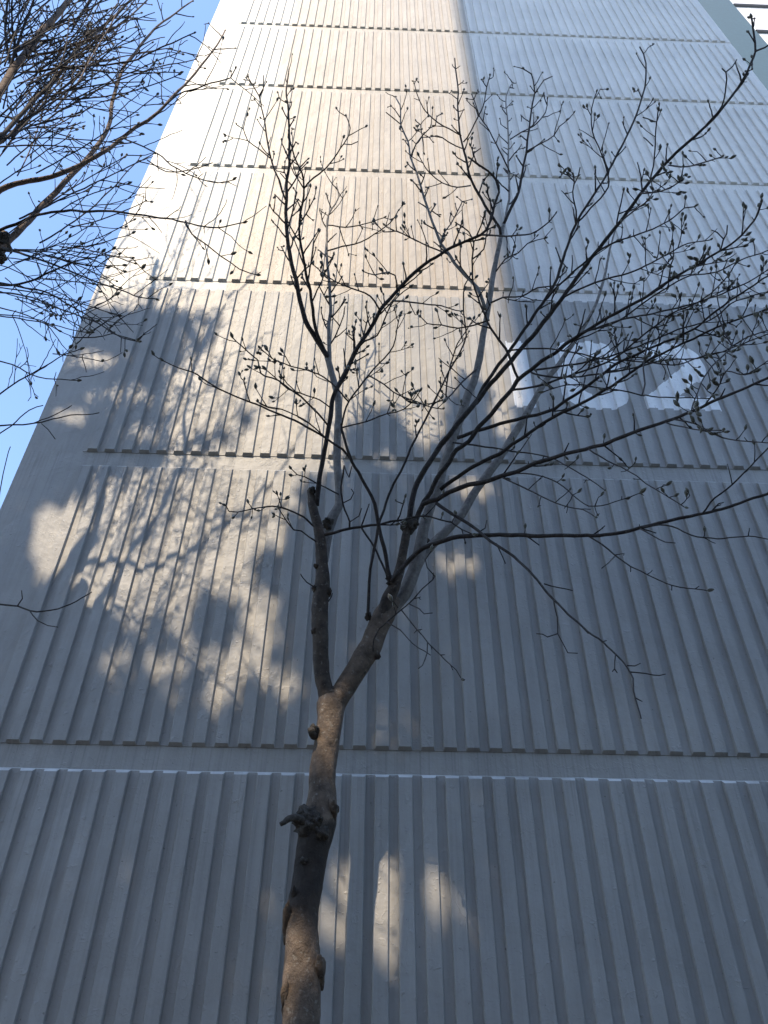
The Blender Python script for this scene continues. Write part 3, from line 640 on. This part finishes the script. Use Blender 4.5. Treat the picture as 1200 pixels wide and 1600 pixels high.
# dense spray on the right
br([(900, 352), (900, 330), (895, 300), (898, 285), (888, 275), (877, 270)], 2.6, 1.8, 2.4, tw=FEW)
br([(898, 286), (903, 275), (906, 262)], 2, 1.8, 2.35, tw=NONE)
br([(905, 345), (930, 318), (950, 292), (948, 265), (935, 230), (925, 205), (925, 170), (932, 145)], 2.8, 1.6, 2.4, tw=DENSE)
br([(850, 470), (880, 440), (925, 400), (960, 378), (1010, 362), (1045, 345), (1070, 325), (1085, 323)], 3.4, 1.8, 2.5, tw=DENSE)
br([(880, 465), (920, 445), (960, 432), (1000, 420), (1035, 402), (1075, 380), (1110, 375)], 3.2, 1.8, 2.4, tw=DENSE)
br([(835, 578), (880, 572), (940, 560), (1000, 540), (1060, 515), (1110, 500), (1150, 470), (1205, 455)], 3.2, 1.8, 2.5, tw=DENSE)
br([(830, 582), (870, 590), (930, 585), (990, 575), (1040, 562), (1090, 560), (1140, 545), (1205, 520)], 3, 1.8, 2.6, tw=DENSE)
br([(800, 610), (850, 600), (910, 580), (960, 560), (1010, 520), (1050, 490), (1095, 470), (1130, 440), (1150, 410)], 3.6, 1.8, 2.4, tw=DENSE)
br([(790, 548), (830, 545), (880, 548), (940, 560), (1000, 565), (1060, 570), (1100, 555), (1150, 548)], 2.8, 1.6, 2.7, tw=DENSE)
br([(925, 515), (970, 500), (1020, 490), (1070, 478), (1120, 462), (1170, 440), (1205, 418)], 3.2, 1.8, 2.3, tw=DENSE)
br([(1010, 545), (1005, 575), (1008, 600), (1003, 618)], 2.8, 2.4, 2.6, tw=NONE)
br([(1003, 618), (970, 610), (930, 605), (895, 600), (850, 612)], 2.4, 1.6, 2.7, tw=FEW)
br([(1003, 618), (1040, 620), (1080, 622), (1110, 622)], 2.2, 1.6, 2.6, tw=NONE)
br([(1119, 488), (1128, 510), (1138, 530), (1145, 540), (1125, 560), (1100, 590), (1085, 625), (1080, 645)], 2.8, 1.8, 2.2, tw=FEW)
br([(1145, 540), (1170, 525), (1205, 515)], 2.4, 1.8, 2.2, tw=FEW)
br([(870, 548), (910, 520), (960, 505), (1010, 470), (1050, 445), (1080, 430), (1120, 425), (1160, 405), (1205, 390)], 3, 1.8, 2.3, tw=DENSE)
br([(1044, 440), (1048, 415), (1052, 405), (1045, 395), (1050, 380)], 2.4, 1.8, 2.2, tw=FEW)
br([(1060, 432), (1080, 428), (1083, 418), (1120, 410), (1140, 408)], 2.2, 1.6, 2.2, tw=FEW)
br([(970, 347), (990, 330), (1008, 318), (1020, 300), (1018, 285)], 2.4, 1.6, 2.2, tw=FEW)
br([(1015, 287), (1022, 250), (1024, 225), (1026, 190), (1030, 165)], 2.4, 1.8, 2.1, tw=dict(every=30, lpx=(14, 34)))
br([(1023, 190), (1012, 185), (1005, 183)], 2, 1.7, 2.05, tw=NONE)
br([(1020, 228), (1010, 218), (1006, 215)], 2, 1.7, 2.05, tw=NONE)
# small twigs by the right stem
br([(583, 1018), (584, 1000), (593, 982), (604, 972), (625, 954), (640, 942), (660, 920), (680, 900), (668, 887), (665, 875), (674, 860)], 2.4, 1.6, 3.7, d0=4.1, tw=dict(every=40, lpx=(8, 22), bud=0.1, up=0.1))
br([(627, 953), (636, 966), (660, 992), (668, 1004), (695, 1030), (712, 1047), (720, 1060)], 2.2, 1.5, 3.6, tw=dict(every=30, lpx=(6, 16), bud=0.05, up=0))
br([(604, 972), (625, 985), (645, 1005), (662, 1017), (672, 1024)], 2, 1.4, 3.7, tw=NONE)
br([(668, 1004), (668, 1020), (660, 1040), (654, 1045)], 1.9, 1.4, 3.6, tw=NONE)
br([(640, 944), (655, 952), (662, 960), (675, 958)], 1.9, 1.4, 3.7, tw=NONE)
br([(622, 950), (616, 942), (612, 938)], 1.9, 1.8, 3.8, d0=3.85, tw=NONE)
T.buds.append((at(612, 938, 3.8), Vector((-.5, 0, .8)), .05, trunk))
T.finish(300)

# ------------------------------------------------------------------ the neighbouring magnolia at the left edge
k1 = at(-6, 385, 3.25); k2 = at(-14, 168, 2.9)
LT = tag(empty('magnolia_tree', (k1.x-0.45, k1.y+0.1, 0)), 'dense bare magnolia reaching in from the left edge against the blue sky', 'tree')
T = Tree(LT, random.Random(23))
base = Vector((k1.x-0.45, k1.y+0.1, -0.1))
fork = base+Vector((0.05, 0.0, 2.1)); 
def stemL(P, r0, r1, mat=M_TRUNK, name='stem'):
    Q = [Vector(p) for p in catmull([tuple(p) for p in P], 0.12)]
    v, f = [], []; n = len(Q); tube(v, f, Q, [r0+(r1-r0)*i/(n-1) for i in range(n)], 12, 0.12, seed=3)
    o = obj(name, v, f, mat, LT, True, Q[0])
    for q in Q:
        x, y = proj(q); T.nodes.append((x, y, q.y))
    return o
trunk = stemL([base, base+Vector((0.02, 0, 1.1)), fork+Vector((0, 0, .1))], 0.13, 0.10, M_TRUNK, 'trunk')
stemL([fork, fork+(k1-fork)*0.5+Vector((-.12, 0.05, 0)), k1, k1+(k1-fork)*0.03], 0.088, 0.062)
k2 = at(-8, 150, 2.7); k3 = at(-3, 212, 2.7)
stemL([fork-Vector((0, 0, .1)), at(-330, 600, 3.1), at(-170, 330, 2.85), at(-70, 186, 2.7), k2], 0.085, 0.060)
stemL([fork+(k1-fork)*0.25+Vector((-.08, .03, 0)), at(-200, 480, 3.0), at(-62, 242, 2.72), k3], 0.07, 0.058)
knot(-2, 380, 3.2, 16, 18, .5, 31); knot(-4, 398, 3.22, 12, 12, .5, 32); knot(2, 407, 3.15, 5, 6, .5, 33)
BK = dict(every=36, lpx=(34, 105), t0=0.12, up=0.12, bud=0.3, sub=0.5, w=1.9, wig=0.8, spread=0.85, budlen=(.028, .04))
BL = dict(every=36, lpx=(34, 100), t0=0.15, up=0.0, bud=0.12, sub=0.4, w=1.6, wig=0.8, spread=0.75, budlen=(.026, .036))
br([(-14, 168), (0, 140), (27, 100), (45, 77), (60, 57), (85, 27), (107, 0), (135, -40)], 13, 8, 2.6, M_BROWN, d0=2.9, tw=BK, sides=9) if False else None
def bl(pts, w0, w1, d0, d1, mat=None, tw=BK): return br(pts, w0, w1, d1, mat or M_DARK, d0=d0, tw=tw)
bl([(-14, 158), (0, 142), (27, 100), (45, 77), (60, 57), (85, 27), (107, 0), (140, -50)], 13, 7, 2.7, 2.8, M_BROWN)
bl([(20, 112), (12, 80), (8, 40), (12, 0), (14, -40)], 5, 3, 2.8, 2.5)
bl([(12, 118), (25, 75), (38, 40), (52, 0), (60, -30)], 5, 3, 2.75, 2.4)
bl([(27, 100), (22, 60), (18, 20), (20, -20)], 4, 2.5, 2.8, 2.4)
bl([(42, 91), (60, 85), (90, 80), (115, 70), (150, 58), (185, 40), (215, 15), (240, -10)], 4.5, 2, 2.75, 2.5, M_BROWN)
bl([(36, 112), (60, 112), (95, 106), (140, 103), (180, 100), (215, 92), (250, 75), (285, 60), (302, 52)], 3.8, 1.8, 2.75, 2.4)
bl([(-6, 222), (0, 215), (30, 182), (57, 152), (80, 132), (100, 105), (120, 75), (140, 57), (165, 37), (190, 15), (215, -10)], 7, 3.5, 2.7, 2.75)
bl([(-6, 302), (0, 297), (25, 287), (62, 280), (100, 270), (140, 250), (165, 237), (190, 217), (212, 200), (240, 182), (270, 150), (287, 135), (300, 120), (312, 105), (340, 70), (352, 48)], 9, 2.2, 3.1, 2.7, M_BROWN)
bl([(240, 182), (275, 150), (300, 140), (330, 130), (360, 122), (368, 107)], 2.6, 1.8, 2.8, 2.6)
bl([(-4, 392), (25, 365), (45, 345), (60, 327), (75, 312), (87, 302), (100, 285), (115, 270), (135, 250), (150, 230), (163, 212), (172, 190), (175, 162), (185, 125), (197, 100), (217, 75), (240, 47), (265, 27), (300, 2)], 11, 2, 3.2, 3.0, M_BROWN)
bl([(-6, 372), (0, 360), (25, 350), (62, 335), (100, 330), (140, 330), (175, 330), (212, 335), (250, 340), (287, 347), (310, 352), (340, 356), (380, 347)], 5, 1.8, 3.2, 2.5, tw=BL)
bl([(-6, 388), (30, 395), (75, 410), (100, 420), (137, 435), (170, 447), (200, 457), (217, 465), (242, 467)], 4, 1.7, 3.2, 2.7, tw=BL)
bl([(-10, 447), (0, 445), (37, 442), (75, 427), (112, 410), (150, 400), (175, 390)], 4, 1.7, 3.2, 2.8, tw=BL)
bl([(-10, 440), (30, 448), (75, 457), (105, 475), (135, 492), (162, 510), (190, 527), (215, 534)], 3.2, 1.7, 3.2, 2.8, tw=BL)
bl([(-10, 455), (50, 465), (100, 485), (155, 505), (175, 520), (213, 532)], 2.8, 1.6, 3.1, 2.6, tw=BL)
bl([(-20, 668), (0, 665), (55, 662), (100, 650), (130, 648), (155, 645)], 2.8, 1.5, 3.2, 2.9, tw=None)
bl([(65, 662), (75, 672), (86, 686)], 1.8, 1.4, 3.0, 2.9, tw=None)
bl([(50, 662), (85, 648), (112, 634)], 1.8, 1.4, 3.0, 2.9, tw=None)
bl([(-15, 625), (0, 615), (30, 595), (60, 578), (90, 560), (125, 545)], 2.6, 1.5, 3.2, 2.8, tw=BL)
bl([(-15, 560), (20, 570), (60, 590), (95, 592), (120, 594)], 2.4, 1.5, 3.2, 2.8, tw=BL)
bl([(-15, 690), (0, 677), (25, 660), (45, 640), (68, 634)], 2.2, 1.5, 3.2, 3.0, tw=None)
bl([(-12, 945), (0, 945), (27, 947), (47, 955), (70, 955), (100, 948), (127, 935), (143, 925)], 3, 1.6, 3.3, 3.1, tw=None)
bl([(47, 955), (60, 970), (75, 977), (90, 980)], 2, 1.4, 3.2, 3.1, tw=None)
bl([(27, 947), (35, 935), (33, 923)], 2, 1.4, 3.2, 3.1, tw=None)
bl([(-4, 790), (0, 768), (5, 740), (17, 697)], 1.8, 1.3, 3.3, 3.1, tw=None)
bl([(290, 345), (300, 365), (320, 380), (345, 400), (375, 420), (400, 430)], 2.6, 1.7, 2.55, 2.5, tw=dict(every=30, lpx=(14, 34), up=.3))
bl([(190, 215), (215, 225), (245, 240), (275, 262), (300, 275), (340, 286), (364, 281)], 2.4, 1.6, 2.6, 2.3, tw=BL)
bl([(230, 250), (260, 268), (300, 265), (333, 254)], 2, 1.5, 2.5, 2.3, tw=None)
# many long whips fanning out of the crown
rr = random.Random(5)
for i in range(84):
    y0 = rr.uniform(20, 560) if i % 5 else rr.uniform(380, 560)
    if i % 5 and y0 > 400: y0 -= 330
    ox = rr.uniform(-25, 30) if i % 3 else rr.uniform(20, 120)
    a = math.radians(rr.gauss(38, 22) if y0 < 380 else rr.gauss(-8, 16))
    L = rr.uniform(120, 260)*(1 if y0 < 420 else 0.8)
    ex_ = ox+math.cos(a)*L
    lim = 330-max(0, y0-math.sin(a)*L)*0.30
    if ex_ > lim: L *= max(0.35, (lim-ox)/max(1, ex_-ox))
    cv = rr.uniform(-0.25, 0.35); pts = []
    for j in range(6):
        t = j/5; pts.append((ox+math.cos(a+cv*t)*L*t, y0-math.sin(a+cv*t)*L*t))
    d = rr.uniform(2.4, 3.1) if y0 < 300 else rr.uniform(2.6, 3.3)
    bl(pts, rr.uniform(1.9, 3.0) if y0 < 380 else rr.uniform(1.6, 2.2), 1.5, d, d-rr.uniform(-.2, .3), M_BROWN if rr.random() < 0.12 else M_DARK, tw=BK if y0 < 380 else BL)
T.finish(120)

# ------------------------------------------------------------------ evergreen trees behind the viewer whose crowns shade the lower wall
def inpoly(x, y, P):
    c = False; j = len(P)-1
    for i in range(len(P)):
        if (P[i][1] > y) != (P[j][1] > y) and x < (P[j][0]-P[i][0])*(y-P[i][1])/(P[j][1]-P[i][1])+P[i][0]: c = not c
        j = i
    return c
LITP = [[(140, 400), (860, 400), (860, 600), (815, 640), (800, 700), (765, 690), (760, 610), (730, 585), (705, 640), (690, 700), (665, 715), (640, 690), (618, 655), (590, 648), (562, 660), (545, 690), (560, 735), (505, 745), (485, 752), (478, 790), (455, 815), (440, 850), (408, 880), (385, 925), (345, 950), (318, 935), (300, 970), (300, 1010), (240, 1010), (215, 1005), (180, 985), (110, 965), (50, 900), (36, 862), (52, 792), (128, 778), (142, 738), (190, 735), (250, 730), (260, 640), (250, 560), (300, 500), (140, 470)]]
LITE = [(598, 1128, 22, 16), (618, 1152, 20, 9), (640, 1122, 18, 12), (590, 1160, 12, 10), (740, 765, 46, 22), (712, 885, 44, 24), (640, 955, 26, 20), (690, 1410, 44, 50), (650, 1420, 46, 80), (612, 1430, 44, 100), (520, 1452, 34, 56), (560, 1400, 50, 70), (415, 1425, 26, 18), (690, 1420, 20, 20), (895, 1590, 12, 20), (430, 1062, 44, 28), (370, 1045, 46, 38), (330, 1100, 28, 20), (400, 945, 40, 36), (432, 842, 36, 24), (465, 1075, 14, 10), (390, 985, 22, 16), (525, 1850, 60, 110), (760, 1190, 14, 10), (655, 1130, 14, 22), (150, 560, 60, 16), (190, 620, 60, 20), (110, 650, 40, 18), (210, 680, 40, 14), (255, 1045, 46, 26), (180, 1040, 40, 22), (305, 1035, 40, 24), (345, 1092, 34, 20), (425, 1008, 34, 22), (265, 1092, 26, 14), (455, 1095, 24, 12), (600, 720, 30, 10), (545, 760, 20, 12)]
DARKE = [(240, 475, 95, 18), (200, 500, 70, 16), (265, 505, 60, 20), (215, 535, 40, 12), (300, 540, 42, 16), (330, 600, 20, 9), (140, 590, 60, 18), (70, 720, 70, 40), (120, 690, 50, 22), (330, 690, 40, 12), (240, 650, 30, 14), (190, 580, 50, 14), (385, 660, 20, 8), (320, 500, 30, 10), (250, 560, 30, 8), (245, 985, 28, 24)]
def shade(px, py):
    d = 1.0
    for P in LITP:
        if inpoly(px, py, P): d = 0.0
    if d:
        for cx, cy, a, b in LITE:
            q = ((px-cx)/a)**2+((py-cy)/b)**2
            if q < 1: d = min(d, 0.07*q*q)
    for cx, cy, a, b in DARKE:
        q = ((px-cx)/a)**2+((py-cy)/b)**2
        if q < 1: d = max(d, 0.42*(1-q)+0.1)
    if py < 440 : d = 0.0
    return d
rv = random.Random(3)
lv, lf = [], []
def leaf(p, s):
    n = Vector((rv.gauss(0, 1), rv.gauss(0, 1), rv.gauss(0, 1))).normalized(); a = n.orthogonal().normalized(); b = n.cross(a)
    th = rv.uniform(0, 6.28); a, b = a*math.cos(th)+b*math.sin(th), b*math.cos(th)-a*math.sin(th)
    k = len(lv); lv.extend([p-a*s, p+b*s*0.42, p+a*s, p-b*s*0.42]); lf.append((k, k+1, k+2, k+3))
def put(tree, n, dl, xr, zr):
    got = 0; tries = 0
    while got < n and tries < n*12:
        tries += 1
        D = rv.uniform(*dl)
        wx = rv.uniform(*xr); wz = rv.uniform(*zr)
        px, py = proj(Vector((wx, WY, wz)))
        den = shade(px+rv.gauss(0, 5), py+rv.gauss(0, 5))
        if rv.random() > den: continue
        leaf(Vector((wx-kx*D, WY-D, wz+kz*D)), rv.uniform(0.07, 0.13)); got += 1
def evergreen(x, y, h, label, fill, limbs):
    global lv, lf
    lv, lf = [], []
    t = tag(empty('evergreen_tree', (x, y, 0)), label, 'tree', 'evergreens behind the viewer')
    fill(t)
    v, f = [], []; P = [Vector((x+0.25*math.sin(i*0.6), y+0.2*math.cos(i*0.5), h*i/14)) for i in range(15)]
    tube(v, f, P, [0.24*(1-0.8*i/14)+0.02 for i in range(15)], 10, 0.1)
    obj('trunk', v, f, M_TRUNK, t, True)
    for q in limbs:
        b = P[int(q[3])]; e = Vector(q[:3]); v, f = [], []
        Q = [b+(e-b)*(i/6)+Vector((0, 0, 0.5*math.sin(math.pi*i/6))) for i in range(7)]
        tube(v, f, Q, [0.09*(1-0.12*i) for i in range(7)], 7); obj('limb', v, f, M_TRUNK, t, True)
    o = obj('crown', lv, lf, M_LEAF, t); o['kind'] = 'stuff'
def fill_a(t):
    put(t, 19000, (5.8, 7.6), (-1.2, 2.1), (-0.4, 8.0))
def fill_b(t):
    put(t, 17000, (5.8, 7.6), (-3.9, -1.2), (-0.4, 8.2))
evergreen(-2.9, -2.0, 12.5, 'tall broadleaf evergreen behind the viewer, out of the picture', fill_a, [(-3.6, -1.5, 10.5, 9), (-2.3, -1.9, 9.5, 8), (-3.2, -1.2, 8.5, 7), (-2.2, -1.4, 11.2, 9)])
evergreen(-5.6, -2.2, 14.0, 'second broadleaf evergreen behind the viewer, out of the picture to the left', fill_b, [(-6.3, -1.6, 12.5, 10), (-4.9, -1.9, 9.5, 8), (-6.2, -1.3, 8.8, 7), (-5.0, -1.4, 11.0, 8)])

# clipped hedge put in behind the viewer to darken the rib undersides
lv, lf = [], []
rh = random.Random(9)
for i in range(9000):
    leaf(Vector((rh.uniform(-15, 15), -7.6+rh.uniform(-.5, .5), rh.uniform(0.02, 2.3+0.25*math.sin(i)))), rh.uniform(0.09, 0.16))
hd = tag(empty('added_hedge', (0, -7.6, 0)), 'unseen light-blocking evergreen hedge behind the viewer, out of the picture', 'added_hedge'); o = obj('foliage', lv, lf, M_LEAF, hd); o['kind'] = 'stuff'
def added_tree(x, y, h, r, z0, n, seed, label):
    """evergreen added to cut skylight on the lower wall: leaf clumps on limbs"""
    global lv, lf
    lv, lf = [], []
    rg = random.Random(seed)
    t = tag(empty('evergreen_tree', (x, y, 0)), label, 'tree', 'evergreens behind the viewer')
    v, f = [], []; P = [Vector((x+0.2*math.sin(i*0.7+seed), y+0.2*math.cos(i*0.5+seed), h*0.9*i/12)) for i in range(13)]
    tube(v, f, P, [0.22*(1-0.8*i/12)+0.02 for i in range(13)], 9, 0.1); obj('trunk', v, f, M_TRUNK, t, True)
    cl = []
    for k in range(46):
        q = rg.random(); zz = z0+(h-z0)*q; rad = r*math.sqrt(max(0.05, 1-(2*q-0.8)**2*0.62))*math.sqrt(rg.uniform(0.15, 1)); a = rg.uniform(0, 6.283)
        cl.append((Vector((x+rad*math.cos(a), y+rad*math.sin(a), zz)), rg.uniform(0.55, 1.0)))
    for c, s_ in cl[:14]:
        b = P[min(12, max(1, int((c.z-0.8)/h/0.9*12)))]; v, f = [], []
        tube(v, f, [b+(c-b)*(i/4) for i in range(5)], [0.07*(1-0.18*i) for i in range(5)], 6); obj('limb', v, f, M_TRUNK, t, True)
    for i in range(n):
        c, s_ = rg.choice(cl); p = c+Vector((rg.gauss(0, 1), rg.gauss(0, 1), rg.gauss(0, .75)))*s_*0.55
        leaf(p, rg.uniform(0.14, 0.24))
    o = obj('crown', lv, lf, M_LEAF, t); o['kind'] = 'stuff'
for i, (x, y, h, r, z0) in enumerate(((1.6, -4.0, 10.5, 2.4, 1.6), (5.6, -3.4, 10.0, 2.5, 1.4), (9.8, -2.6, 11.0, 2.6, 1.4), (-9.6, -4.0, 11.0, 2.4, 1.4))):
    added_tree(x, y, h, r, z0, 2400, 40+i, ('evergreen added to cut skylight behind the viewer, %s out of the picture' % ('before the neighbouring slab', 'right of the first,', 'far to the right,', 'far to the left,', 'farther back,', 'rightmost,')[i]))
